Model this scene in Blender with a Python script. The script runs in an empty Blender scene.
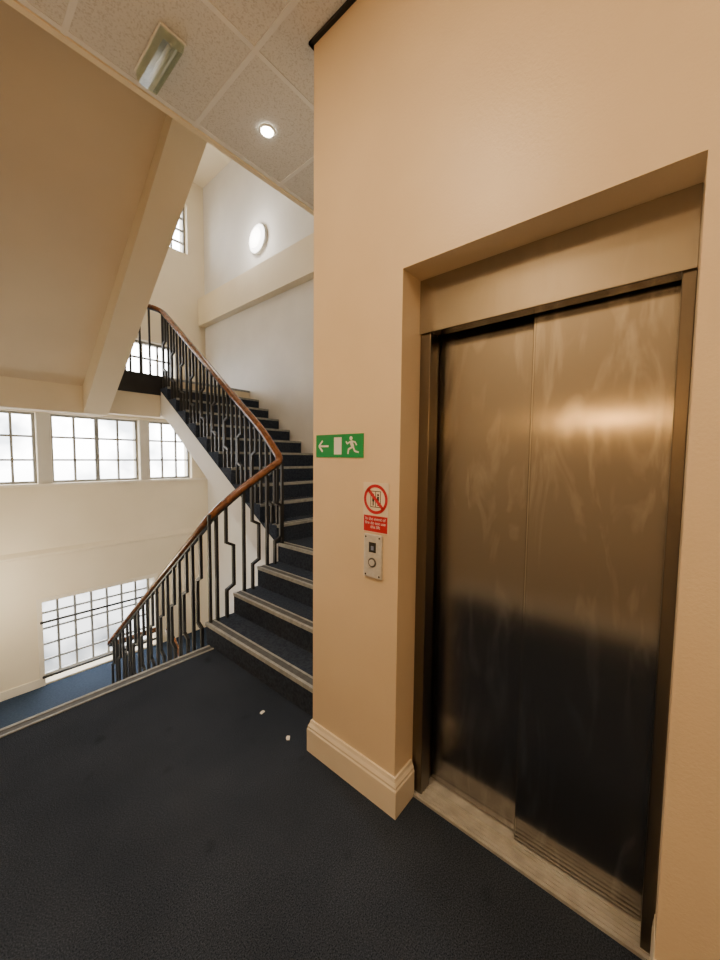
import bpy, bmesh, math, random
from mathutils import Vector, Matrix
random.seed(4)
scene = bpy.context.scene
COL = scene.collection
W = {}

# ---------------------------------------------------------------- materials
def mat_new(name):
    m = bpy.data.materials.new(name); m.use_nodes = True
    nt = m.node_tree
    return m, nt, nt.nodes["Principled BSDF"]

def paint(name, c1, c2, rough=0.6, nscale=3.0, bscale=90, bump=0.08, metallic=0.0, spec=0.5):
    m, nt, b = mat_new(name)
    geo = nt.nodes.new("ShaderNodeNewGeometry")
    n = nt.nodes.new("ShaderNodeTexNoise"); n.inputs["Scale"].default_value = nscale
    n.inputs["Detail"].default_value = 5
    r = nt.nodes.new("ShaderNodeValToRGB")
    r.color_ramp.elements[0].position = 0.35; r.color_ramp.elements[1].position = 0.65
    r.color_ramp.elements[0].color = (*c1, 1); r.color_ramp.elements[1].color = (*c2, 1)
    nt.links.new(geo.outputs["Position"], n.inputs["Vector"])
    nt.links.new(n.outputs["Fac"], r.inputs["Fac"])
    nt.links.new(r.outputs["Color"], b.inputs["Base Color"])
    b.inputs["Roughness"].default_value = rough
    b.inputs["Metallic"].default_value = metallic
    b.inputs["Specular IOR Level"].default_value = spec
    if bump > 0:
        n2 = nt.nodes.new("ShaderNodeTexNoise"); n2.inputs["Scale"].default_value = bscale
        n2.inputs["Detail"].default_value = 3
        bp = nt.nodes.new("ShaderNodeBump"); bp.inputs["Strength"].default_value = bump
        bp.inputs["Distance"].default_value = 0.01
        nt.links.new(geo.outputs["Position"], n2.inputs["Vector"])
        nt.links.new(n2.outputs["Fac"], bp.inputs["Height"])
        nt.links.new(bp.outputs["Normal"], b.inputs["Normal"])
    return m

def emit(name, col, strength):
    m, nt, b = mat_new(name)
    b.inputs["Base Color"].default_value = (*col, 1)
    b.inputs["Emission Color"].default_value = (*col, 1)
    b.inputs["Emission Strength"].default_value = strength
    return m

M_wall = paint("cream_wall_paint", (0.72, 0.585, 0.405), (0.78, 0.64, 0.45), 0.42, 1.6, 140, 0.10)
M_stairwall = paint("stairwell_cream_paint", (0.82, 0.72, 0.54), (0.87, 0.77, 0.59), 0.6, 1.5, 120, 0.06)
M_white = paint("stairwell_white_paint", (0.74, 0.72, 0.70), (0.79, 0.77, 0.75), 0.6, 2.0, 120, 0.05)
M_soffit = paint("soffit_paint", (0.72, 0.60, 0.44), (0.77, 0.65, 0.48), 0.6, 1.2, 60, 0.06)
M_trim = paint("gloss_cream_trim_paint", (0.84, 0.76, 0.62), (0.89, 0.81, 0.67), 0.3, 4, 60, 0.03)
M_black = paint("black_painted_steel", (0.010, 0.010, 0.012), (0.018, 0.018, 0.02), 0.45, 8, 80, 0.03)
M_dark = paint("dark_gap", (0.008, 0.007, 0.006), (0.012, 0.011, 0.010), 0.8, 4, 60, 0.0)
M_navy = paint("navy_step_carpet", (0.025, 0.035, 0.060), (0.048, 0.063, 0.096), 0.95, 60, 500, 0.5, spec=0.1)
M_winframe = paint("grey_window_frame_paint", (0.22, 0.22, 0.215), (0.28, 0.28, 0.27), 0.45, 8, 50, 0.0)
M_grip = paint("light_grey_nosing_rubber", (0.27, 0.285, 0.285), (0.38, 0.395, 0.39), 0.6, 25, 200, 0.1)
M_gripd = paint("dark_grey_nosing_rubber", (0.06, 0.065, 0.07), (0.095, 0.10, 0.105), 0.7, 25, 200, 0.1)
M_alu = paint("worn_aluminium", (0.42, 0.42, 0.41), (0.54, 0.54, 0.53), 0.5, 18, 120, 0.05, metallic=0.3)
M_plastic = paint("white_plastic", (0.72, 0.72, 0.70), (0.78, 0.78, 0.76), 0.35, 5, 60, 0.0)
M_signwhite = paint("sign_white", (0.80, 0.80, 0.77), (0.84, 0.84, 0.81), 0.35, 5, 60, 0.0)
M_signcream = paint("sign_backing_cream", (0.76, 0.68, 0.55), (0.80, 0.72, 0.59), 0.35, 5, 60, 0.0)
M_green = paint("sign_green", (0.0, 0.27, 0.07), (0.0, 0.31, 0.09), 0.35, 5, 60, 0.0)
M_red = paint("sign_red", (0.50, 0.006, 0.022), (0.55, 0.010, 0.028), 0.35, 5, 60, 0.0)
M_signblack = paint("sign_black", (0.01, 0.01, 0.01), (0.015, 0.015, 0.015), 0.4, 5, 60, 0.0)
M_panel = paint("brushed_call_plate", (0.60, 0.60, 0.59), (0.68, 0.68, 0.67), 0.4, 60, 200, 0.05, metallic=0.3)
M_paper = paint("scrap_paper", (0.75, 0.75, 0.72), (0.85, 0.85, 0.82), 0.8, 20, 60, 0.0)
M_bulb = emit("spot_bulb", (1.0, 0.90, 0.72), 120)
M_disc = emit("wall_light_diffuser", (1.0, 0.98, 0.94), 5.0)
M_sconce = emit("warm_diffuser", (1.0, 0.50, 0.14), 62.0)
M_tray = paint("grey_light_tray", (0.36, 0.37, 0.35), (0.42, 0.43, 0.41), 0.4, 5, 60, 0.0)
M_button = paint("dark_button", (0.08, 0.08, 0.08), (0.10, 0.10, 0.10), 0.35, 5, 60, 0.0)

def carpet():
    m, nt, b = mat_new("navy_cord_carpet")
    geo = nt.nodes.new("ShaderNodeNewGeometry")
    n1 = nt.nodes.new("ShaderNodeTexNoise"); n1.inputs["Scale"].default_value = 240; n1.inputs["Detail"].default_value = 4
    n2 = nt.nodes.new("ShaderNodeTexNoise"); n2.inputs["Scale"].default_value = 2.0; n2.inputs["Detail"].default_value = 8
    n3 = nt.nodes.new("ShaderNodeTexNoise"); n3.inputs["Scale"].default_value = 6.5; n3.inputs["Detail"].default_value = 1
    for n in (n1, n2, n3): nt.links.new(geo.outputs["Position"], n.inputs["Vector"])
    r1 = nt.nodes.new("ShaderNodeValToRGB")
    r1.color_ramp.elements[0].position = 0.32; r1.color_ramp.elements[0].color = (0.009, 0.014, 0.025, 1)
    r1.color_ramp.elements[1].position = 0.68; r1.color_ramp.elements[1].color = (0.056, 0.072, 0.107, 1)
    nt.links.new(n1.outputs["Fac"], r1.inputs["Fac"])
    r2 = nt.nodes.new("ShaderNodeValToRGB")
    r2.color_ramp.elements[0].position = 0.34; r2.color_ramp.elements[0].color = (0.82, 0.82, 0.82, 1)
    r2.color_ramp.elements[1].position = 0.68; r2.color_ramp.elements[1].color = (1.16, 1.14, 1.11, 1)
    nt.links.new(n2.outputs["Fac"], r2.inputs["Fac"])
    r3 = nt.nodes.new("ShaderNodeValToRGB")
    r3.color_ramp.elements[0].position = 0.20; r3.color_ramp.elements[0].color = (0.6, 0.6, 0.6, 1)
    r3.color_ramp.elements[1].position = 0.32; r3.color_ramp.elements[1].color = (1, 1, 1, 1)
    nt.links.new(n3.outputs["Fac"], r3.inputs["Fac"])
    mx = nt.nodes.new("ShaderNodeMixRGB"); mx.blend_type = "MULTIPLY"; mx.inputs[0].default_value = 1
    mx2 = nt.nodes.new("ShaderNodeMixRGB"); mx2.blend_type = "MULTIPLY"; mx2.inputs[0].default_value = 1
    nt.links.new(r1.outputs[0], mx.inputs[1]); nt.links.new(r2.outputs[0], mx.inputs[2])
    nt.links.new(mx.outputs[0], mx2.inputs[1]); nt.links.new(r3.outputs[0], mx2.inputs[2])
    nt.links.new(mx2.outputs[0], b.inputs["Base Color"])
    b.inputs["Roughness"].default_value = 0.95; b.inputs["Specular IOR Level"].default_value = 0.05
    bp = nt.nodes.new("ShaderNodeBump"); bp.inputs["Strength"].default_value = 0.4; bp.inputs["Distance"].default_value = 0.003
    nt.links.new(n1.outputs["Fac"], bp.inputs["Height"]); nt.links.new(bp.outputs["Normal"], b.inputs["Normal"])
    return m
M_carpet = carpet()
M_bluecarpet = paint("blue_landing_carpet", (0.024, 0.040, 0.072), (0.038, 0.058, 0.096), 0.95, 40, 400, 0.4, spec=0.1)

def tile():
    m, nt, b = mat_new("mineral_fibre_tile")
    geo = nt.nodes.new("ShaderNodeNewGeometry")
    n = nt.nodes.new("ShaderNodeTexNoise"); n.inputs["Scale"].default_value = 130; n.inputs["Detail"].default_value = 5
    r = nt.nodes.new("ShaderNodeValToRGB")
    r.color_ramp.elements[0].position = 0.34; r.color_ramp.elements[0].color = (0.55, 0.55, 0.55, 1)
    r.color_ramp.elements[1].position = 0.50; r.color_ramp.elements[1].color = (0.72, 0.725, 0.73, 1)
    nt.links.new(geo.outputs["Position"], n.inputs["Vector"]); nt.links.new(n.outputs["Fac"], r.inputs["Fac"])
    nt.links.new(r.outputs[0], b.inputs["Base Color"]); b.inputs["Roughness"].default_value = 0.9
    bp = nt.nodes.new("ShaderNodeBump"); bp.inputs["Strength"].default_value = 0.15; bp.inputs["Distance"].default_value = 0.003
    nt.links.new(n.outputs["Fac"], bp.inputs["Height"]); nt.links.new(bp.outputs["Normal"], b.inputs["Normal"])
    return m
M_tile = tile()
M_tbar = paint("white_grid_bar", (0.78, 0.79, 0.80), (0.82, 0.83, 0.84), 0.5, 5, 50, 0.0)

def steel(name, c0, c1, r0, r1, aniso):
    m, nt, b = mat_new(name)
    geo = nt.nodes.new("ShaderNodeNewGeometry")
    mp2 = nt.nodes.new("ShaderNodeMapping"); mp2.inputs["Scale"].default_value = (2, 8, 1.9)
    n2 = nt.nodes.new("ShaderNodeTexNoise"); n2.inputs["Scale"].default_value = 1; n2.inputs["Detail"].default_value = 3
    n2.inputs["Distortion"].default_value = 2.2
    nt.links.new(geo.outputs["Position"], mp2.inputs["Vector"]); nt.links.new(mp2.outputs[0], n2.inputs["Vector"])
    r = nt.nodes.new("ShaderNodeMapRange"); r.inputs["From Min"].default_value = 0.50; r.inputs["From Max"].default_value = 0.72
    r.inputs["To Min"].default_value = r0; r.inputs["To Max"].default_value = r1
    nt.links.new(n2.outputs["Fac"], r.inputs["Value"]); nt.links.new(r.outputs[0], b.inputs["Roughness"])
    cr = nt.nodes.new("ShaderNodeValToRGB")
    cr.color_ramp.elements[0].position = 0.52; cr.color_ramp.elements[0].color = (*c0, 1)
    cr.color_ramp.elements[1].position = 0.76; cr.color_ramp.elements[1].color = (*c1, 1)
    nt.links.new(n2.outputs["Fac"], cr.inputs["Fac"]); nt.links.new(cr.outputs[0], b.inputs["Base Color"])
    b.inputs["Metallic"].default_value = 1
    b.inputs["Anisotropic"].default_value = aniso
    tg = nt.nodes.new("ShaderNodeTangent"); tg.direction_type = 'RADIAL'; tg.axis = 'Z'
    nt.links.new(tg.outputs[0], b.inputs["Tangent"])
    return m
M_steel = steel("brushed_lift_steel", (0.34, 0.325, 0.305), (0.50, 0.49, 0.47), 0.205, 0.25, 0.82)
M_steel2 = steel("lift_header_steel", (0.42, 0.40, 0.365), (0.46, 0.44, 0.40), 0.18, 0.22, 0.8)
M_steel3 = steel("lift_jamb_steel", (0.19, 0.17, 0.145), (0.22, 0.20, 0.17), 0.30, 0.34, 0.3)

def wood():
    m, nt, b = mat_new("varnished_handrail_wood")
    geo = nt.nodes.new("ShaderNodeNewGeometry")
    n = nt.nodes.new("ShaderNodeTexNoise"); n.inputs["Scale"].default_value = 14; n.inputs["Detail"].default_value = 6
    n.inputs["Distortion"].default_value = 1.0
    r = nt.nodes.new("ShaderNodeValToRGB")
    r.color_ramp.elements[0].position = 0.3; r.color_ramp.elements[0].color = (0.10, 0.036, 0.013, 1)
    r.color_ramp.elements[1].position = 0.7; r.color_ramp.elements[1].color = (0.28, 0.105, 0.038, 1)
    nt.links.new(geo.outputs["Position"], n.inputs["Vector"]); nt.links.new(n.outputs["Fac"], r.inputs["Fac"])
    nt.links.new(r.outputs[0], b.inputs["Base Color"]); b.inputs["Roughness"].default_value = 0.22
    return m
M_wood = wood()

def glass(name, fac, tint=(1, 1, 1), rough=0.05):
    m = bpy.data.materials.new(name); m.use_nodes = True
    nt = m.node_tree; nt.nodes.clear()
    o = nt.nodes.new("ShaderNodeOutputMaterial"); mx = nt.nodes.new("ShaderNodeMixShader"); mx.inputs[0].default_value = fac
    t = nt.nodes.new("ShaderNodeBsdfTransparent"); g = nt.nodes.new("ShaderNodeBsdfGlossy"); g.inputs["Roughness"].default_value = rough
    t.inputs["Color"].default_value = (*tint, 1)
    nt.links.new(t.outputs[0], mx.inputs[1]); nt.links.new(g.outputs[0], mx.inputs[2]); nt.links.new(mx.outputs[0], o.inputs[0])
    return m
M_glass = glass("window_glass", 0.05)
M_diff = glass("ribbed_prismatic_diffuser", 0.30, (0.88, 0.95, 0.85), 0.08)

# ---------------------------------------------------------------- helpers
def box(bm, x0, x1, y0, y1, z0, z1, mi=0):
    if x0 > x1: x0, x1 = x1, x0
    if y0 > y1: y0, y1 = y1, y0
    if z0 > z1: z0, z1 = z1, z0
    v = [bm.verts.new(p) for p in [(x0,y0,z0),(x1,y0,z0),(x1,y1,z0),(x0,y1,z0),(x0,y0,z1),(x1,y0,z1),(x1,y1,z1),(x0,y1,z1)]]
    for f in [(0,3,2,1),(4,5,6,7),(0,1,5,4),(1,2,6,5),(2,3,7,6),(3,0,4,7)]:
        fc = bm.faces.new([v[i] for i in f]); fc.material_index = mi

def prism(bm, poly, a0, a1, axis, mi=0):
    def P(p, a):
        return (a, p[0], p[1]) if axis == 'x' else ((p[0], a, p[1]) if axis == 'y' else (p[0], p[1], a))
    A = [bm.verts.new(P(p, a0)) for p in poly]; B = [bm.verts.new(P(p, a1)) for p in poly]
    n = len(poly)
    fs = [bm.faces.new(A), bm.faces.new(B[::-1])]
    for i in range(n): fs.append(bm.faces.new((A[i], B[i], B[(i+1)%n], A[(i+1)%n])))
    for f in fs: f.material_index = mi

def finish(bm, name, mats, parent=None, smooth=False, bevel=0.0, label=None, category=None, structure=False, group=None):
    bmesh.ops.recalc_face_normals(bm, faces=bm.faces)
    xs = [v.co for v in bm.verts]
    mn = Vector((min(c.x for c in xs), min(c.y for c in xs), min(c.z for c in xs)))
    mx = Vector((max(c.x for c in xs), max(c.y for c in xs), max(c.z for c in xs)))
    c = Vector(((mn.x+mx.x)/2, (mn.y+mx.y)/2, mn.z))
    for v in bm.verts: v.co -= c
    me = bpy.data.meshes.new(name); bm.to_mesh(me); bm.free()
    if not isinstance(mats, (list, tuple)): mats = [mats]
    for m in mats: me.materials.append(m)
    if smooth:
        for p in me.polygons: p.use_smooth = True
    o = bpy.data.objects.new(name, me); COL.objects.link(o)
    o.location = c
    if parent is not None:
        o.parent = parent; o.location = c - W[parent.name]
    W[o.name] = c.copy()
    if bevel > 0:
        b = o.modifiers.new("bevel", "BEVEL"); b.width = bevel; b.segments = 2; b.limit_method = 'ANGLE'
    if label: o["label"] = label
    if category: o["category"] = category
    if structure: o["kind"] = "structure"
    if group: o["group"] = group
    return o

def empty(name, loc, label, category, group=None):
    e = bpy.data.objects.new(name, None); COL.objects.link(e)
    e.location = loc; e.empty_display_size = 0.1
    W[e.name] = Vector(loc)
    e["label"] = label; e["category"] = category
    if group: e["group"] = group
    return e

def sbox(name, mats, *b, **k):
    bm = bmesh.new(); box(bm, *b); return finish(bm, name, mats, **k)

def tube(bm, pts, hx, hy, ax):
    """square bar following pts in the vertical plane of ax, with mitred corners of constant width"""
    a = Vector((ax[0], ax[1], 0)); b = Vector((-ax[1], ax[0], 0)); up = Vector((0, 0, 1))
    P = [Vector(p) for p in pts]; rings = []
    for i, p in enumerate(P):
        d0 = (p - P[i-1]).normalized() if i > 0 else None
        d1 = (P[i+1] - p).normalized() if i < len(P)-1 else None
        d0 = d0 or d1; d1 = d1 or d0
        def nrm(d): return a*d.dot(up) - up*d.dot(a)
        n0, n1 = nrm(d0), nrm(d1); m = (n0+n1).normalized(); k = min(1.0/max(m.dot(n0), 0.3), 2.5)
        if i == 0 or i == len(P)-1: m = a; k = 1.0
        rings.append([bm.verts.new(p + m*hx*s*k + b*hy*t) for s, t in ((-1,-1),(1,-1),(1,1),(-1,1))])
    for r0, r1 in zip(rings, rings[1:]):
        for i in range(4): bm.faces.new((r0[i], r0[(i+1)%4], r1[(i+1)%4], r1[i]))
    bm.faces.new(rings[0][::-1]); bm.faces.new(rings[-1])

def rounded(pts, r=0.08, n=6):
    pts = [Vector(p) for p in pts]; out = [pts[0]]
    for i in range(1, len(pts)-1):
        p, a, b = pts[i], pts[i-1], pts[i+1]
        da = min(r, (a-p).length*0.45); db = min(r, (b-p).length*0.45)
        s = p + (a-p).normalized()*da; e = p + (b-p).normalized()*db
        for k in range(n+1):
            t = k/n; out.append(s*(1-t)**2 + p*2*t*(1-t) + e*t*t)
    out.append(pts[-1]); return out

def sweep(bm, pts, prof):
    rings = []; prev = None
    for i, p in enumerate(pts):
        t = (pts[min(i+1, len(pts)-1)] - pts[max(i-1, 0)]).normalized()
        s = t.cross(Vector((0,0,1)))
        s = s.normalized() if s.length > 0.15 else prev
        prev = s; u = s.cross(t).normalized()
        rings.append([bm.verts.new(p + s*a + u*b) for a, b in prof])
    n = len(prof)
    for r0, r1 in zip(rings, rings[1:]):
        for i in range(n): bm.faces.new((r0[i], r0[(i+1)%n], r1[(i+1)%n], r1[i]))
    bm.faces.new(rings[0][::-1]); bm.faces.new(rings[-1])

def cyl(bm, c, r, h, axis='z', n=32, mi=0, r2=None):
    r2 = r if r2 is None else r2
    A = []; B = []
    for i in range(n):
        a = 2*math.pi*i/n; ca, sa = math.cos(a), math.sin(a)
        if axis == 'z':
            A.append(bm.verts.new((c[0]+r*ca, c[1]+r*sa, c[2]))); B.append(bm.verts.new((c[0]+r2*ca, c[1]+r2*sa, c[2]+h)))
        elif axis == 'x':
            A.append(bm.verts.new((c[0], c[1]+r*ca, c[2]+r*sa))); B.append(bm.verts.new((c[0]+h, c[1]+r2*ca, c[2]+r2*sa)))
        else:
            A.append(bm.verts.new((c[0]+r*ca, c[1], c[2]+r*sa))); B.append(bm.verts.new((c[0]+r2*ca, c[1]+h, c[2]+r2*sa)))
    fs = [bm.faces.new(A), bm.faces.new(B[::-1])]
    for i in range(n): fs.append(bm.faces.new((A[i], B[i], B[(i+1)%n], A[(i+1)%n])))
    for f in fs: f.material_index = mi

def wall_holes(name, mat, plane, t0, t1, u0, u1, z0, z1, holes):
    us = sorted({u0, u1, *[h[0] for h in holes], *[h[1] for h in holes]})
    zs = sorted({z0, z1, *[h[2] for h in holes], *[h[3] for h in holes]})
    us = [u for u in us if u0 <= u <= u1]; zs = [z for z in zs if z0 <= z <= z1]
    nu, nz = len(us)-1, len(zs)-1
    def solid(i, j):
        if i < 0 or j < 0 or i >= nu or j >= nz: return False
        cu, cz = (us[i]+us[i+1])/2, (zs[j]+zs[j+1])/2
        return not any(h[0] < cu < h[1] and h[2] < cz < h[3] for h in holes)
    bm = bmesh.new(); vd = {}
    def V(i, j, t):
        k = (i, j, t)
        if k not in vd:
            p = (us[i], t, zs[j]) if plane == 'y' else (t, us[i], zs[j])
            vd[k] = bm.verts.new(p)
        return vd[k]
    for i in range(nu):
        for j in range(nz):
            if not solid(i, j): continue
            bm.faces.new((V(i,j,t0), V(i+1,j,t0), V(i+1,j+1,t0), V(i,j+1,t0)))
            bm.faces.new((V(i,j,t1), V(i,j+1,t1), V(i+1,j+1,t1), V(i+1,j,t1)))
            for (di, dj, a, b) in ((-1,0,(i,j),(i,j+1)), (1,0,(i+1,j),(i+1,j+1)), (0,-1,(i,j),(i+1,j)), (0,1,(i,j+1),(i+1,j+1))):
                if not solid(i+di, j+dj):
                    bm.faces.new((V(*a,t0), V(*b,t0), V(*b,t1), V(*a,t1)))
    return finish(bm, name, mat, structure=True)

# ---------------------------------------------------------------- constants
XW, YC = 1.225, 1.34
XR, YF = 3.53, 6.95
R, G = 0.175, 0.265
ZC = 3.45
XL = -0.85
YB = -2.2

# ---------------------------------------------------------------- shell
sbox("floor", M_carpet, XL, 1.45, YB, 2.74, -0.30, 0, structure=True)
sbox("floor", M_carpet, 1.45, XR, YB, 2.72, -0.30, -0.002, structure=True)
sbox("floor", M_bluecarpet, -0.05, XR, 5.40, YF, -2.2, -1.925, structure=True)
sbox("floor", M_bluecarpet, -0.05, XR, 1.4, YF, -4.75, -4.55, structure=True)
sbox("floor", M_carpet, -0.85, XR, YB, 2.70, 4.28, 4.55, structure=True)
sbox("ceiling", M_tile, XL, XR, YB, 2.2, ZC, ZC+0.03, structure=True)
sbox("ceiling", M_stairwall, -0.9, XR+0.2, YB, YF+0.2, 6.58, 6.7, structure=True)
sbox("trim_1", M_stairwall, XL, XR, 2.2, 2.235, ZC-0.01, 4.28, structure=True)

bm = bmesh.new()
yy = 2.18
while yy > YB:
    box(bm, XL, XR, yy-0.012, yy+0.012, ZC-0.004, ZC+0.001); yy -= 0.6
xx = 1.07-1.8
while xx < XR:
    box(bm, xx-0.012, xx+0.012, YB, 2.2, ZC-0.0045, ZC+0.0008); xx += 0.6
finish(bm, "trim_2", M_tbar, structure=True)
bm = bmesh.new()
box(bm, XW-0.018, XW, YB, YC+0.018, ZC-0.018, ZC-0.004)
box(bm, XW-0.018, XR, YC, YC+0.018, ZC-0.018, ZC-0.004)
finish(bm, "trim_3", M_dark, structure=True)

LO0, LO1, LOZ = -0.04, 0.825, 2.27
wall_holes("wall_lift", M_wall, 'x', XW, 1.60, YB, YC, -0.002, ZC, [(LO0, LO1, -1, LOZ)])
sbox("wall_shaft", M_wall, 1.60, XR, YC-0.12, YC, 0, ZC, structure=True)
sbox("wall_shaft_upper", M_stairwall, XW, XR, YC-0.12, YC, ZC+0.03, 6.58, structure=True)
sbox("wall_left", M_wall, XL-0.1, XL, YB, 2.74, 0, 6.58, structure=True)
sbox("wall_left_stair", M_stairwall, -0.15, -0.05, 2.74, YF, -4.55, 6.58, structure=True)
sbox("wall_left_return", M_stairwall, XL-0.1, -0.15, 2.74, 2.84, 0, 6.58, structure=True)
sbox("wall_back", M_wall, XL, XR, YB-0.1, YB, 0, 6.58, structure=True)
sbox("wall_under_landing", M_stairwall, -0.05, XR, 1.3, 1.4, -4.55, -0.3, structure=True)
sbox("wall_right", M_white, XR, XR+0.15, YB, YF, -4.55, 6.58, structure=True)

wins = [(-0.03, 0.99, 1.10, 2.13, 4, 3), (1.155, 2.33, 1.10, 2.13, 4, 3), (2.49, 3.22, 1.10, 2.13, 3, 3),
        (0.965, 2.50, -1.90, -0.66, 7, 5),
        (1.155, 2.95, 2.66, 3.50, 7, 3), 
        (1.155, 2.33, 5.24, 6.12, 4, 4), (2.49, 3.22, 5.24, 6.12, 3, 4), (-0.03, 0.99, 5.24, 6.12, 4, 4)]
wall_holes("wall_window", M_stairwall, 'y', YF, YF+0.32, -0.05, XR, -4.55, 6.58, [w[:4] for w in wins])
for i, (x0, x1, z0, z1, nc, nr) in enumerate(wins):
    bm = bmesh.new(); f = 0.035; y0, y1 = YF+0.10, YF+0.145
    if i == 3: y0, y1 = YF+0.24, YF+0.285
    box(bm, x0, x0+f, y0, y1, z0, z1); box(bm, x1-f, x1, y0, y1, z0, z1)
    box(bm, x0, x1, y0+.001, y1-.001, z0, z0+f); box(bm, x0, x1, y0+.001, y1-.001, z1-f, z1)
    for k in range(1, nc):
        xm = x0 + (x1-x0)*k/nc; h = 0.028 if (nc % 2 == 0 and k == nc//2) else 0.015
        box(bm, xm-h, xm+h, y0+.005, y1-.005, z0+f, z1-f)
    for k in range(1, nr):
        zm = z0 + (z1-z0)*k/nr
        box(bm, x0+f, x1-f, y0+.008, y1-.008, zm-0.015, zm+0.015)
    w = finish(bm, "window_%d" % (i+1), M_winframe, structure=True)
    bm = bmesh.new(); box(bm, x0+f, x1-f, (y0+y1)/2-0.002, (y0+y1)/2+0.002, z0+f, z1-f)
    finish(bm, "glass_pane", M_glass, parent=w)
    ld = bpy.data.lights.new("portal", 'AREA'); ld.shape = 'RECTANGLE'; ld.size = x1-x0; ld.size_y = z1-z0
    ld.cycles.is_portal = True
    lo = bpy.data.objects.new("window_portal", ld); COL.objects.link(lo)
    lo.location = ((x0+x1)/2, YF+0.33, (z0+z1)/2); lo.rotation_euler = (-math.pi/2, 0, 0)
bm = bmesh.new()
box(bm, 0.995, 1.15, YF-0.012, YF, 1.10, 2.13); box(bm, 2.335, 2.485, YF-0.012, YF, 1.10, 2.13)
finish(bm, "trim_4", paint("grey_pier_paint", (0.58,0.55,0.49), (0.63,0.60,0.54)), structure=True)
sbox("trim_5", M_trim, -0.05, XR, YF-0.05, YF, 1.06, 1.10, structure=True)
bm = bmesh.new(); prism(bm, [(YF, 0.13), (YF-0.04, 0.07), (YF-0.04, 0.045), (YF-0.02, 0.03), (YF, 0.03)], -0.05, XR, 'x')
finish(bm, "trim_6", M_stairwall, structure=True)
sbox("trim_7", M_stairwall, XR-0.13, XR, 2.74, YF, 4.0, 4.5, structure=True)
sbox("baseboard_window", M_trim, -0.05, 0.905, YF-0.02, YF, -1.925, -1.80, structure=True)
bm = bmesh.new()
box(bm, 0.905, 0.965, YF-0.015, YF, -1.925, -0.60); box(bm, 0.965, 2.56, YF-0.0145, YF, -0.66, -0.60); box(bm, 2.50, 2.56, YF-0.015, YF, -1.925, -0.66)
finish(bm, "trim_9", M_trim, structure=True)

bm = bmesh.new()
box(bm, -0.05, XR, 5.45, YF, 2.18, 2.60)
box(bm, -0.05, 1.41, 5.21, 5.45, 2.01, 2.60)
box(bm, 1.41, 2.09, 5.43, 5.60, 2.06, 2.36)
finish(bm, "ceiling_half_landing", M_stairwall, structure=True)
sbox("floor_half_landing", M_navy, -0.05, XR, 5.45, YF, 2.60, 2.625, structure=True)
sbox("trim_8", M_black, 1.41, 2.13, 5.425, 5.45, 2.36, 2.63, structure=True)

# ---------------------------------------------------------------- flights
def nosing(parent, axis, edge, sgn, z, a0, a1):
    bm = bmesh.new()
    def bb(d0, d1, z0, z1, mi):
        if axis == 'x': box(bm, edge+sgn*d0, edge+sgn*d1, a0, a1, z0, z1, mi)
        else: box(bm, a0, a1, edge+sgn*d0, edge+sgn*d1, z0, z1, mi)
    bb(-0.010, 0.010, z-0.022, z+0.006, 0)
    bb(0.010, 0.056, z, z+0.003, 1)
    bb(0.056, 0.070, z, z+0.006, 0)
    finish(bm, "nosing_strip", [M_grip, M_gripd], parent=parent)

st = empty("staircase", (2.8, 4.0, 0), "navy carpeted staircase turning upward with grey nosing strips", "staircase")
XS = [1.39, 1.64, 1.88, 2.11]
for k in range(3):
    bm = bmesh.new(); box(bm, XS[k], XS[k+1], YC+0.005, 2.80, 0, R*(k+1))
    s = finish(bm, "step", M_navy, parent=st); nosing(s, 'x', XS[k], 1, R*(k+1), YC+0.01, 2.795)
bm = bmesh.new(); box(bm, XS[3], XR-0.002, YC+0.005, 2.80, 0, 4*R)
s = finish(bm, "quarter_landing", M_navy, parent=st); nosing(s, 'x', XS[3], 1, 4*R, YC+0.01, 2.795)
U0, U1 = 2.09, XR-0.002
for n in range(5, 15):
    y = 2.80 + G*(n-5); z = R*n
    bm = bmesh.new(); prism(bm, [(y, z-R), (y, z), (y+G, z)], U0, U1, 'x')
    s = finish(bm, "step", M_navy, parent=st); nosing(s, 'y', y, 1, z, U0+0.005, U1-0.005)
y = 2.80 + G*10
nosing(st, 'y', y, 1, 15*R, U0+0.005, U1-0.005)
bm = bmesh.new()
prism(bm, [(2.80, 0.70), (5.449, 2.45), (5.449, 2.10), (5.2, 1.98), (2.80, 0.33)], U0+0.012, U1, 'x')
finish(bm, "stringer", M_white, parent=st, label="white painted concrete stair side and soffit")

def flight_down(name, ytop, ztop, n, x0, x1, sgn, label):
    e = empty(name, ((x0+x1)/2, ytop + sgn*G*n/2, ztop-R*n), label, "staircase")
    for k in range(1, n):
        ya = ytop + sgn*G*(k-1); z = ztop - R*k
        bm = bmesh.new(); prism(bm, [(ya, z), (ya+sgn*G, z), (ya+sgn*G, z-R)], x0, x1, 'x')
        s = finish(bm, "step", M_navy, parent=e); nosing(s, 'y', ya+sgn*G, -sgn, z, x0+0.005, x1-0.005)
    yb = ytop + sgn*G*(n-1)
    bm = bmesh.new()
    prism(bm, [(ytop, ztop-R), (yb, ztop-R*n), (yb, ztop-R*n-0.25), (ytop, ztop-R-0.35)], x0, x1-0.01, 'x')
    finish(bm, "stringer", M_white, parent=e)
    return e
e = flight_down("staircase", 2.74, 0, 11, -0.045, 1.45, 1, "navy carpeted flight descending to the window landing")
nosing(e, 'y', 2.74, -1, 0, -0.045, 1.385)
flight_down("staircase", 5.40, -1.925, 11, 2.09, XR-0.002, -1, "navy carpeted lower flight below the landing")

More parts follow.
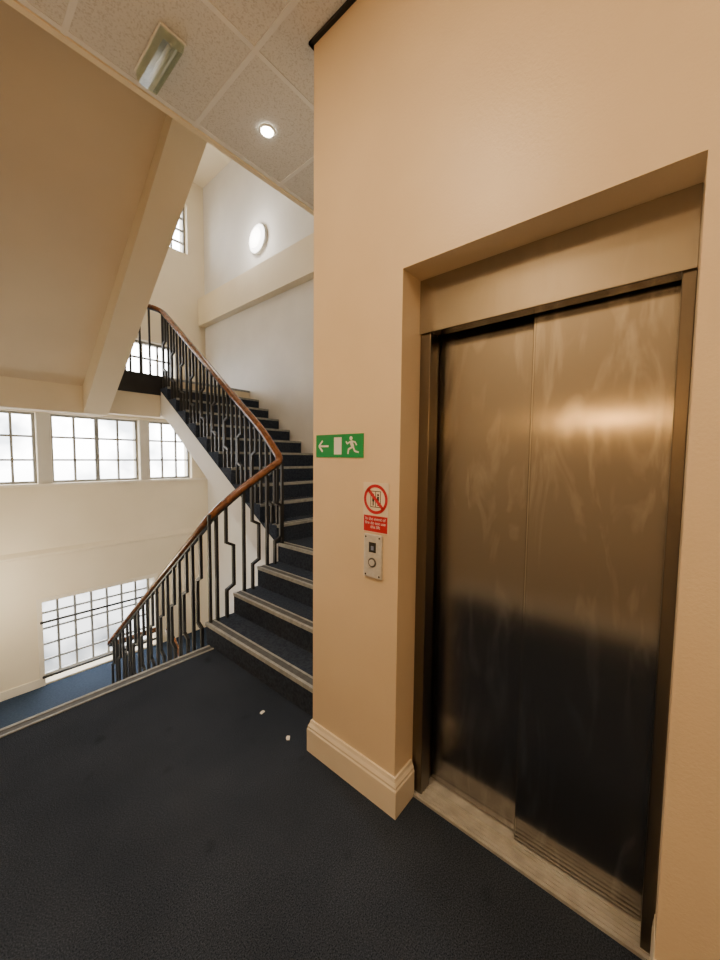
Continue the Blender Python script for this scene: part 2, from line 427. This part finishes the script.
e = empty("staircase", (0.7, 4.0, 2.6), "cream plastered underside of the flight overhead with side beam", "staircase")
zb = lambda y: 2.01 + (5.21-y)*0.727
XB = 1.165
bm = bmesh.new(); prism(bm, [(5.209, zb(5.21)+0.31), (5.209, 2.60), (5.44, 2.63), (2.71, 4.50), (2.71, 4.27), (2.24, 4.27), (2.24, zb(2.24)+0.12)], -0.045, XB, 'x')
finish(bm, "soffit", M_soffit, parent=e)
bm = bmesh.new(); prism(bm, [(5.209, zb(5.21)), (5.209, 2.80), (2.75, 4.60), (2.75, 4.27), (2.24, 4.27), (2.24, zb(2.24))], XB, 1.41, 'x')
finish(bm, "side_beam", M_stairwall, parent=e)

# ---------------------------------------------------------------- balustrade
prof = []
for i in range(16):
    a = 2*math.pi*i/16
    prof.append((0.036*math.copysign(abs(math.cos(a))**0.7, math.cos(a)), 0.026*math.copysign(abs(math.sin(a))**0.8, math.sin(a))))
coreprof = [(-0.016, -0.040), (0.016, -0.040), (0.016, -0.020), (-0.016, -0.020)]
XD, YD, XU = 1.41, 2.765, 2.13

def baluster(parent, x, y, z0, z1, ax, crank=0):
    bm = bmesh.new()
    if crank == 0:
        pts = [(x, y, z0), (x, y, z1)]
    else:
        h = z1-z0; j = 0.066*crank
        ox, oy = ax[0]*j, ax[1]*j
        za = z0+h*0.24; zb_ = z0+h*0.62; d = 0.034
        pts = [(x, y, z0), (x, y, za), (x+ox, y+oy, za+d), (x+ox, y+oy, zb_), (x, y, zb_+d), (x, y, z1)]
    tube(bm, pts, 0.0115, 0.0125, ax)
    finish(bm, "baluster", M_black, parent=parent)

def zD(y): return 1.04 + (y-2.74)*(-0.722)
def zU(y):
    if y < 3.06: return 1.50 + (y-2.765)*0.95
    return 1.78 + (y-3.06)*0.742
def zF(x): return 1.10 + (x-XD)*0.53
bal = empty("stair_balustrade", (XU, 4.0, 0.7), "black steel stair balustrade with polished brown wooden handrail", "stair railing")
path = rounded([(2.05, 5.50, -0.97), (XD, 5.50, -0.97), (XD, 5.36, zD(5.36)), (XD, 2.90, zD(2.90)), (XD+0.03, YD-0.01, 1.075), (1.70, YD, zF(1.70)), (2.02, YD, 1.445), (XU, YD+0.01, 1.50), (XU, 3.06, 1.78), (XU, 5.42, zU(5.42)), (1.45, 5.50, 3.56)], 0.11, 6)
bm = bmesh.new(); sweep(bm, path, prof); finish(bm, "handrail", M_wood, parent=bal, smooth=True, label="varnished brown wooden handrail")
bm = bmesh.new(); sweep(bm, path, coreprof); finish(bm, "rail_core", M_black, parent=bal)
for k in range(1, 11):
    ya = 2.74 + G*(k-1); zt = -R*k
    for j, dy in enumerate((0.06, 0.175)):
        if k == 1 and j == 0: continue
        y = ya+dy
        baluster(bal, XD, y, zt, zD(y)-0.03, (0, 1), crank=(1 if j == 1 else 0))
for k in range(3):
    xa = XS[k]; zt = R*(k+1)
    for j, dx in enumerate((0.08, 0.165)):
        x = xa+dx
        baluster(bal, x, YD, zt, zF(x)-0.03, (1, 0), crank=(1 if j == 1 else 0))
for n in range(5, 15):
    ya = 2.80 + G*(n-5); zt = R*n
    for j, dy in enumerate((0.04, 0.125, 0.21)):
        y = ya+dy
        baluster(bal, XU, y, zt, zU(y)-0.03, (0, 1), crank=(0, 1, 0)[j])
for i in range(5):
    x = 1.52+0.12*i
    baluster(bal, x, 5.50, 2.625, 3.53, (1, 0), 0)
    baluster(bal, x, 5.50, -1.925, -1.0, (1, 0), 0)
bm = bmesh.new(); box(bm, XU-0.012, XU+0.012, YD-0.012, YD+0.012, 0.70, 1.47); finish(bm, "newel_post", M_black, parent=bal)
bm = bmesh.new(); box(bm, XD-0.011, XD+0.011, YD-0.011, YD+0.011, 0.17, 1.06); finish(bm, "newel_post", M_black, parent=bal)

bal2 = empty("stair_balustrade", (XU, 4.0, -2.9), "black steel balustrade with wooden handrail on lower flight", "stair railing")
pts = [Vector((XU, 5.45, -1.0)), Vector((XU, 2.9, -1.0-2.55*0.66))]
bm = bmesh.new(); sweep(bm, pts, prof); finish(bm, "handrail", M_wood, parent=bal2, smooth=True)
for k in range(1, 11):
    ya = 5.40 - G*(k-1); zt = -1.925-R*k
    for j, dy in enumerate((0.05, 0.16)):
        y = ya-dy; baluster(bal2, XU, y, zt, -1.0-(5.45-y)*0.66-0.02, (0, 1), 0)

gr = empty("window_guard_rail", (1.7, YF-0.05, -1.9), "dark horizontal guard bars fixed across the lower window", "railing")
for z in (-0.95, -1.78):
    bm = bmesh.new(); cyl(bm, (0.93, YF-0.05, z), 0.018, 1.62, 'x', 12); finish(bm, "bar", M_black, parent=gr, smooth=True)
for x in (0.95, 2.53):
    for z in (-0.95, -1.78):
        bm = bmesh.new(); cyl(bm, (x, YF-0.05, z), 0.012, 0.052, 'y', 10); finish(bm, "bracket", M_black, parent=gr)

# ---------------------------------------------------------------- baseboards
BH = 0.165
def baseboard(name, pts, normals):
    bm = bmesh.new(); P = [(0, 0), (0.022, 0), (0.022, 0.118), (0.018, 0.126), (0.018, 0.135), (0.011, 0.150), (0.008, BH), (0, BH)]; rings = []
    for p, nrm in zip(pts, normals):
        rings.append([bm.verts.new((p[0]+nrm[0]*o, p[1]+nrm[1]*o, z)) for o, z in P])
    n = len(P)
    for r0, r1 in zip(rings, rings[1:]):
        for i in range(n): bm.faces.new((r0[i], r0[(i+1)%n], r1[(i+1)%n], r1[i]))
    bm.faces.new(rings[0][::-1]); bm.faces.new(rings[-1])
    return finish(bm, name, M_trim, structure=True)
baseboard("baseboard_lift", [(1.385, YC), (XW, YC), (XW, LO1), (1.352, LO1)], [(0, 1), (-1, 1), (-1, -1), (0, -1)])
baseboard("baseboard_lift_near", [(1.352, LO0), (XW, LO0), (XW, YB)], [(0, 0.3), (-1, 0.3), (-1, 0)])
baseboard("baseboard_left", [(XL, YB), (XL, 2.74)], [(1, 0), (1, 0)])

# ---------------------------------------------------------------- lift entrance
lift = empty("lift_door", (1.42, 0.39, 0), "closed brushed stainless steel two-panel lift door in a wall recess", "lift door")
bm = bmesh.new()
box(bm, 1.365, 1.44, 0.775, LO1, 0, 2.05); box(bm, 1.44, 1.56, 0.790, LO1, 0, 2.05)
finish(bm, "jamb", M_steel3, parent=lift, bevel=0.003)
bm = bmesh.new()
box(bm, 1.365, 1.56, LO0, -0.008, 0, 2.05)
finish(bm, "jamb", M_steel3, parent=lift, bevel=0.003)
bm = bmesh.new(); box(bm, 1.355, 1.42, LO0, LO1, 2.05, LOZ)
finish(bm, "transom_panel", M_steel2, parent=lift, bevel=0.003)
bm = bmesh.new(); box(bm, 1.42, 1.56, LO0, LO1, 2.09, LOZ)
box(bm, 1.52, 1.56, LO0, LO1, 0.0, 2.09)
finish(bm, "header_gap", M_dark, parent=lift)  # near-black filler stands in for shade above and behind the doors
bm = bmesh.new(); box(bm, 1.472, 1.497, 0.37, 0.785, 0.016, 2.075)
finish(bm, "door_panel", M_steel, parent=lift, bevel=0.002)
bm = bmesh.new(); box(bm, 1.442, 1.467, -0.02, 0.388, 0.016, 2.075)
finish(bm, "door_panel", M_steel, parent=lift, bevel=0.002)
bm = bmesh.new(); box(bm, 1.4405, 1.470, 0.3865, 0.3925, 0.016, 2.075)
finish(bm, "edge_strip", M_steel2, parent=lift)
bm = bmesh.new(); box(bm, 1.467, 1.4715, 0.3925, 0.401, 0.016, 2.075)  # dark strip drawn as the line where the panels meet
finish(bm, "panel_seam", M_dark, parent=lift, label="thin dark strip between the panels")
bm = bmesh.new()
box(bm, 1.345, 1.52, LO0, LO1, 0, 0.008)
for xx in (1.345, 1.362, 1.379, 1.396, 1.413, 1.428):
    box(bm, xx, xx+0.008, LO0, LO1, 0.008, 0.0125)
finish(bm, "threshold", M_alu, parent=lift, label="worn ribbed aluminium threshold")

# ---------------------------------------------------------------- signs
def SP(bm, poly, yl, z0, x, mi, t=0.0006):
    A = [bm.verts.new((x, yl-p[0], z0+p[1])) for p in poly]; B = [bm.verts.new((x-t, yl-p[0], z0+p[1])) for p in poly]
    n = len(poly); fs = [bm.faces.new(A), bm.faces.new(B[::-1])]
    for i in range(n): fs.append(bm.faces.new((A[i], B[i], B[(i+1)%n], A[(i+1)%n])))
    for f in fs: f.material_index = mi
def stroke(bm, a, b, w, yl, z0, x, mi, t=0.0006):
    ax, ay = a; bx, by = b; L = math.hypot(bx-ax, by-ay); nx, ny = -(by-ay)/L*w/2, (bx-ax)/L*w/2
    SP(bm, [(ax+nx, ay+ny), (ax-nx, ay-ny), (bx-nx, by-ny), (bx+nx, by+ny)], yl, z0, x, mi, t)
def circ(c, r, n=24): return [(c[0]+r*math.cos(2*math.pi*i/n), c[1]+r*math.sin(2*math.pi*i/n)) for i in range(n)]

def text_mesh(name, body, size, s, t, yl, z0, x, mat, parent, align='CENTER'):
    cu = bpy.data.curves.new(name, 'FONT'); cu.body = body; cu.size = size; cu.align_x = align; cu.extrude = 0.0002
    cu.space_line = 0.95
    tmp = bpy.data.objects.new("tmp", cu); COL.objects.link(tmp)
    bpy.context.view_layer.update()
    me = bpy.data.meshes.new_from_object(tmp.evaluated_get(bpy.context.evaluated_depsgraph_get()))
    bpy.data.objects.remove(tmp)
    bm = bmesh.new(); bm.from_mesh(me)
    for v in bm.verts:
        a, b, c = v.co; v.co = Vector((x - c, yl - (s+a), z0 + t + b))
    return finish(bm, name, mat, parent=parent)

ey, ez, ew, eh = 1.315, 1.528, 0.30, 0.107
ex = empty("exit_sign", (XW, ey-ew/2, ez), "green fire exit sign with arrow, doorway and running figure", "sign")
bm = bmesh.new(); box(bm, XW-0.004, XW, ey-ew, ey, ez, ez+eh); finish(bm, "sign_plate", M_green, parent=ex)
bm = bmesh.new(); xf = XW-0.004
a = (ey, ez, xf, 0)
stroke(bm, (0.022, 0.053), (0.085, 0.053), 0.009, *a)
stroke(bm, (0.020, 0.053), (0.045, 0.079), 0.009, *a); stroke(bm, (0.020, 0.053), (0.045, 0.027), 0.009, *a)
finish(bm, "arrow_symbol", M_signwhite, parent=ex)
bm = bmesh.new(); SP(bm, [(0.122, 0.014), (0.170, 0.014), (0.170, 0.093), (0.122, 0.093)], *a)
finish(bm, "doorway_symbol", M_signwhite, parent=ex)
bm = bmesh.new()
SP(bm, circ((0.228, 0.087), 0.009), *a)
stroke(bm, (0.226, 0.075), (0.240, 0.047), 0.017, *a)
stroke(bm, (0.224, 0.073), (0.205, 0.062), 0.007, *a); stroke(bm, (0.205, 0.062), (0.198, 0.074), 0.007, *a)
stroke(bm, (0.230, 0.074), (0.252, 0.070), 0.007, *a); stroke(bm, (0.252, 0.070), (0.262, 0.056), 0.007, *a)
stroke(bm, (0.237, 0.048), (0.214, 0.038), 0.009, *a); stroke(bm, (0.214, 0.040), (0.210, 0.016), 0.008, *a)
stroke(bm, (0.241, 0.048), (0.252, 0.028), 0.009, *a); stroke(bm, (0.252, 0.029), (0.274, 0.024), 0.008, *a)
finish(bm, "running_figure_symbol", M_signwhite, parent=ex)

py, pz, pw, ph = 1.012, 1.205, 0.136, 0.217
ps = empty("lift_fire_notice", (XW, py-pw/2, pz), "cream and red prohibition notice with crossed-out lift symbol", "sign")
bm = bmesh.new(); box(bm, XW-0.003, XW, py-pw, py, pz, pz+ph); finish(bm, "sign_plate", M_signcream, parent=ps)
a = (py, pz, XW-0.003, 0)
bm = bmesh.new()
for q in [((0.042,0.112),(0.042,0.180)), ((0.094,0.112),(0.094,0.180)), ((0.040,0.180),(0.096,0.180)), ((0.040,0.112),(0.096,0.112)), ((0.068,0.112),(0.068,0.180))]:
    stroke(bm, q[0], q[1], 0.003, *a)
for cx in (0.055, 0.081):
    SP(bm, circ((cx, 0.165), 0.005, 12), *a); stroke(bm, (cx, 0.158), (cx, 0.136), 0.010, *a); stroke(bm, (cx, 0.138), (cx, 0.118), 0.006, *a)
finish(bm, "lift_symbol", M_signblack, parent=ps)
bm = bmesh.new(); n = 40; c = (0.068, 0.146)
for i in range(n):
    a0, a1 = 2*math.pi*i/n, 2*math.pi*(i+1)/n
    SP(bm, [(c[0]+ro*math.cos(t_), c[1]+ro*math.sin(t_)) for ro, t_ in ((0.064,a0),(0.064,a1),(0.051,a1),(0.051,a0))], py, pz, XW-0.0037, 0)
stroke(bm, (c[0]-0.040, c[1]+0.040), (c[0]+0.040, c[1]-0.040), 0.014, py, pz, XW-0.0037, 0)
finish(bm, "prohibition_ring", M_red, parent=ps)
bm = bmesh.new(); SP(bm, [(0.004, 0.004), (0.132, 0.004), (0.132, 0.074), (0.004, 0.074)], *a); finish(bm, "red_panel", M_red, parent=ps)
text_mesh("notice_text", "In the event of\nfire do not use\nthis lift", 0.0185, 0.068, 0.054, py, pz, XW-0.0042, M_signwhite, ps)

cy, cz, cw, ch = 1.0, 1.008, 0.098, 0.190
cp = empty("lift_call_panel", (XW, cy-cw/2, cz), "brushed metal lift call panel with dark display and round button", "lift call button")
bm = bmesh.new(); box(bm, XW-0.012, XW, cy-cw, cy, cz, cz+ch); finish(bm, "plate", M_panel, parent=cp, bevel=0.004)
bm = bmesh.new(); SP(bm, [(0.030,0.112),(0.068,0.112),(0.068,0.156),(0.030,0.156)], cy, cz, XW-0.012, 0, 0.001); finish(bm, "display", M_signblack, parent=cp)
bm = bmesh.new(); SP(bm, [(0.042,0.122),(0.056,0.122),(0.056,0.140),(0.042,0.140)], cy, cz, XW-0.013, 0, 0.001); finish(bm, "indicator", paint("indicator_blue", (0.16,0.22,0.40), (0.20,0.26,0.45), 0.3, 5, 50, 0), parent=cp)
bm = bmesh.new(); cyl(bm, (XW-0.0145, cy-0.049, cz+0.068), 0.021, 0.003, 'x', 28); finish(bm, "button_ring", M_button, parent=cp, label="dark ring around the button")
bm = bmesh.new(); cyl(bm, (XW-0.018, cy-0.049, cz+0.068), 0.014, 0.004, 'x', 24); finish(bm, "button", M_panel, parent=cp, label="round metal button")
for s_, t_ in ((0.012,0.012),(0.086,0.012),(0.012,0.178),(0.086,0.178)):
    bm = bmesh.new(); cyl(bm, (XW-0.0135, cy-s_, cz+t_), 0.004, 0.003, 'x', 12); finish(bm, "screw", M_black, parent=cp)

# ---------------------------------------------------------------- lamps
def spotlight(x, y):
    e = empty("ceiling_spotlight", (x, y, ZC-0.01), "small round recessed ceiling spotlight, lit", "ceiling light", "recessed ceiling spotlights")
    bm = bmesh.new(); n = 32
    vs = []
    for r, z in ((0.050, ZC-0.004), (0.048, ZC-0.010), (0.034, ZC-0.010), (0.030, ZC-0.004)):
        vs.append([bm.verts.new((x+r*math.cos(2*math.pi*i/n), y+r*math.sin(2*math.pi*i/n), z)) for i in range(n)])
    for k in range(4):
        A, B = vs[k], vs[(k+1)%4]
        for i in range(n): bm.faces.new((A[i], A[(i+1)%n], B[(i+1)%n], B[i]))
    finish(bm, "trim_ring", M_plastic, parent=e, smooth=True)
    bm = bmesh.new(); cyl(bm, (x, y, ZC-0.014), 0.028, 0.012, 'z', 24, r2=0.033); finish(bm, "lamp", M_bulb, parent=e)
def light(kind, loc, energy, col, size=0.1, spot=None, rot=(0,0,0)):
    ld = bpy.data.lights.new("lamp", kind); ld.energy = energy; ld.color = col
    if kind == 'AREA': ld.shape = 'DISK'; ld.size = size
    else: ld.shadow_soft_size = size
    if spot: ld.spot_size = math.radians(spot); ld.spot_blend = 0.8
    o = bpy.data.objects.new("lamp_light", ld); COL.objects.link(o); o.location = loc; o.rotation_euler = rot
    return o
WARM = (1.0, 0.72, 0.43)
for (x, y) in [(1.36, 1.893), (-0.15, 0.95), (-0.15, -0.9)]:  # second and third are unseen, added to light the lift wall
    spotlight(x, y)
light('SPOT', (1.36, 1.893, ZC-0.03), 55, (1.0, 0.84, 0.64), 0.03, 168)
light('AREA', (-0.15, 0.95, ZC-0.03), 36, WARM, 0.10)  # light of an added spotlight, out of view
light('AREA', (-0.15, -0.9, ZC-0.03), 20, WARM, 0.10)  # light of the added spotlight behind the camera

em = empty("emergency_light", (0.79, 1.96, ZC-0.06), "rectangular emergency bulkhead light with ribbed translucent cover on ceiling", "emergency light")
bm = bmesh.new(); box(bm, 0.730, 0.850, 1.80, 2.12, ZC-0.014, ZC-0.004); finish(bm, "base", M_plastic, parent=em, bevel=0.004)
bm = bmesh.new()
pf = [(0.738, ZC-0.014), (0.742, ZC-0.045)]
for k in range(9):
    pf.append((0.748+0.084*k/8, ZC-0.058 - 0.004*math.sin(math.pi*k/8)))
pf += [(0.838, ZC-0.045), (0.842, ZC-0.014)]
prism(bm, pf, 1.81, 2.11, 'y')
finish(bm, "diffuser", M_diff, parent=em, label="translucent greenish plastic cover")
bm = bmesh.new(); cyl(bm, (0.79, 1.84, ZC-0.034), 0.010, 0.24, 'y', 12); finish(bm, "tube", M_plastic, parent=em)

def wall_disc(x, y, z, sgn, mat, label):
    wl = empty("wall_light", (x, y, z), label, "wall light")
    bm = bmesh.new(); cyl(bm, (x, y, z), 0.22, sgn*0.05, 'x', 48); finish(bm, "rim", M_plastic, parent=wl)
    bm = bmesh.new(); cyl(bm, (x+sgn*0.05, y, z), 0.205, sgn*0.03, 'x', 48, r2=0.15); finish(bm, "diffuser", mat, parent=wl)
wall_disc(XR, 5.14, 4.98, -1, M_disc, "round white glowing bulkhead light on the stairwell wall")
wall_disc(-0.05, 5.9, -0.35, 1, M_disc, "round white glowing disc out of view, added to brighten the window landing")  # unseen disc added to brighten the cream window wall
wall_disc(-0.05, 6.2, 4.3, 1, M_disc, "round white glowing disc out of view, added to brighten the upper landing")  # unseen disc added to brighten the upper stairwell walls
light('POINT', (XR-0.25, 5.14, 4.98), 22, (1.0, 0.93, 0.82), 0.15)
light('POINT', (0.20, 5.9, -0.35), 48, (1.0, 0.88, 0.68), 0.15)  # fill light for the added disc by the window landing
light('POINT', (0.20, 6.2, 4.3), 38, (1.0, 0.88, 0.70), 0.15)  # fill light for the added disc by the upper landing

sc = empty("wall_light", (XL, 0.37, 1.80), "unseen warm glowing rectangular light opposite the lift, added for the door highlight", "wall light")  # unseen, added and sized to put the warm highlight on the doors
bm = bmesh.new(); box(bm, XL, XL+0.02, 0.17, 0.57, 1.80, 1.94); finish(bm, "backplate", M_plastic, parent=sc, bevel=0.003)
bm = bmesh.new(); box(bm, XL+0.02, XL+0.045, 0.18, 0.56, 1.855, 1.89); finish(bm, "diffuser", M_sconce, parent=sc, bevel=0.005)

for i, (x, y, r) in enumerate(((1.215, 1.775, 0.3), (1.19, 1.50, 0.9))):
    bm = bmesh.new(); s_ = 0.012
    c_, q_ = math.cos(r), math.sin(r)
    prism(bm, [(x+(a_*c_-b_*q_)*s_, y+(a_*q_+b_*c_)*s_) for a_, b_ in ((-1.3,-0.7),(1.1,-0.9),(1.4,0.5),(0.2,0.9),(-1.1,0.6))], 0.0005, 0.003, 'z')
    finish(bm, "paper_scrap", M_paper, label="tiny torn scrap of white paper on dark carpet", category="litter", group="paper scraps on the carpet")

# ---------------------------------------------------------------- world
w = bpy.data.worlds.new("daylight"); scene.world = w; w.use_nodes = True
nt = w.node_tree; bg = nt.nodes["Background"]
tc = nt.nodes.new("ShaderNodeTexCoord"); n = nt.nodes.new("ShaderNodeTexNoise"); n.inputs["Scale"].default_value = 9
n.inputs["Detail"].default_value = 4
r = nt.nodes.new("ShaderNodeValToRGB"); r.color_ramp.elements[0].color = (0.28, 0.30, 0.32, 1); r.color_ramp.elements[1].color = (1.0, 1.0, 1.0, 1)
r.color_ramp.elements[0].position = 0.36; r.color_ramp.elements[1].position = 0.54
sp = nt.nodes.new("ShaderNodeSeparateXYZ"); r2 = nt.nodes.new("ShaderNodeValToRGB")
r2.color_ramp.elements[0].position = 0.40; r2.color_ramp.elements[0].color = (0.22, 0.22, 0.22, 1)
r2.color_ramp.elements[1].position = 0.50; r2.color_ramp.elements[1].color = (1, 1, 1, 1)
ma = nt.nodes.new("ShaderNodeMath"); ma.operation = 'MULTIPLY_ADD'; ma.inputs[1].default_value = 0.5; ma.inputs[2].default_value = 0.5
nt.links.new(tc.outputs["Generated"], sp.inputs[0]); nt.links.new(sp.outputs["Z"], ma.inputs[0]); nt.links.new(ma.outputs[0], r2.inputs["Fac"])
mxw = nt.nodes.new("ShaderNodeMixRGB"); mxw.blend_type = 'MULTIPLY'; mxw.inputs[0].default_value = 1
nt.links.new(tc.outputs["Generated"], n.inputs["Vector"]); nt.links.new(n.outputs["Fac"], r.inputs["Fac"])
nt.links.new(r.outputs[0], mxw.inputs[1]); nt.links.new(r2.outputs[0], mxw.inputs[2]); nt.links.new(mxw.outputs[0], bg.inputs["Color"])
bg.inputs["Strength"].default_value = 18.0

# ---------------------------------------------------------------- camera
yaw = math.radians(49.8); p = math.atan(22.7/361.3); th = 0.010
F = Vector((math.sin(yaw)*math.cos(p), math.cos(yaw)*math.cos(p), -math.sin(p)))
Rv = Vector((math.cos(yaw), -math.sin(yaw), 0)); Uv = Rv.cross(F)
cR = Rv*math.cos(th) + Uv*math.sin(th); cU = Uv*math.cos(th) - Rv*math.sin(th)
cam = bpy.data.cameras.new("camera"); co = bpy.data.objects.new("camera", cam); COL.objects.link(co)
m = Matrix((cR, cU, -F)).transposed().to_4x4(); m.translation = Vector((0, 0, 1.53)); co.matrix_world = m
cam.sensor_width = 36; cam.lens = 362/960*36; cam.clip_start = 0.02
scene.camera = co
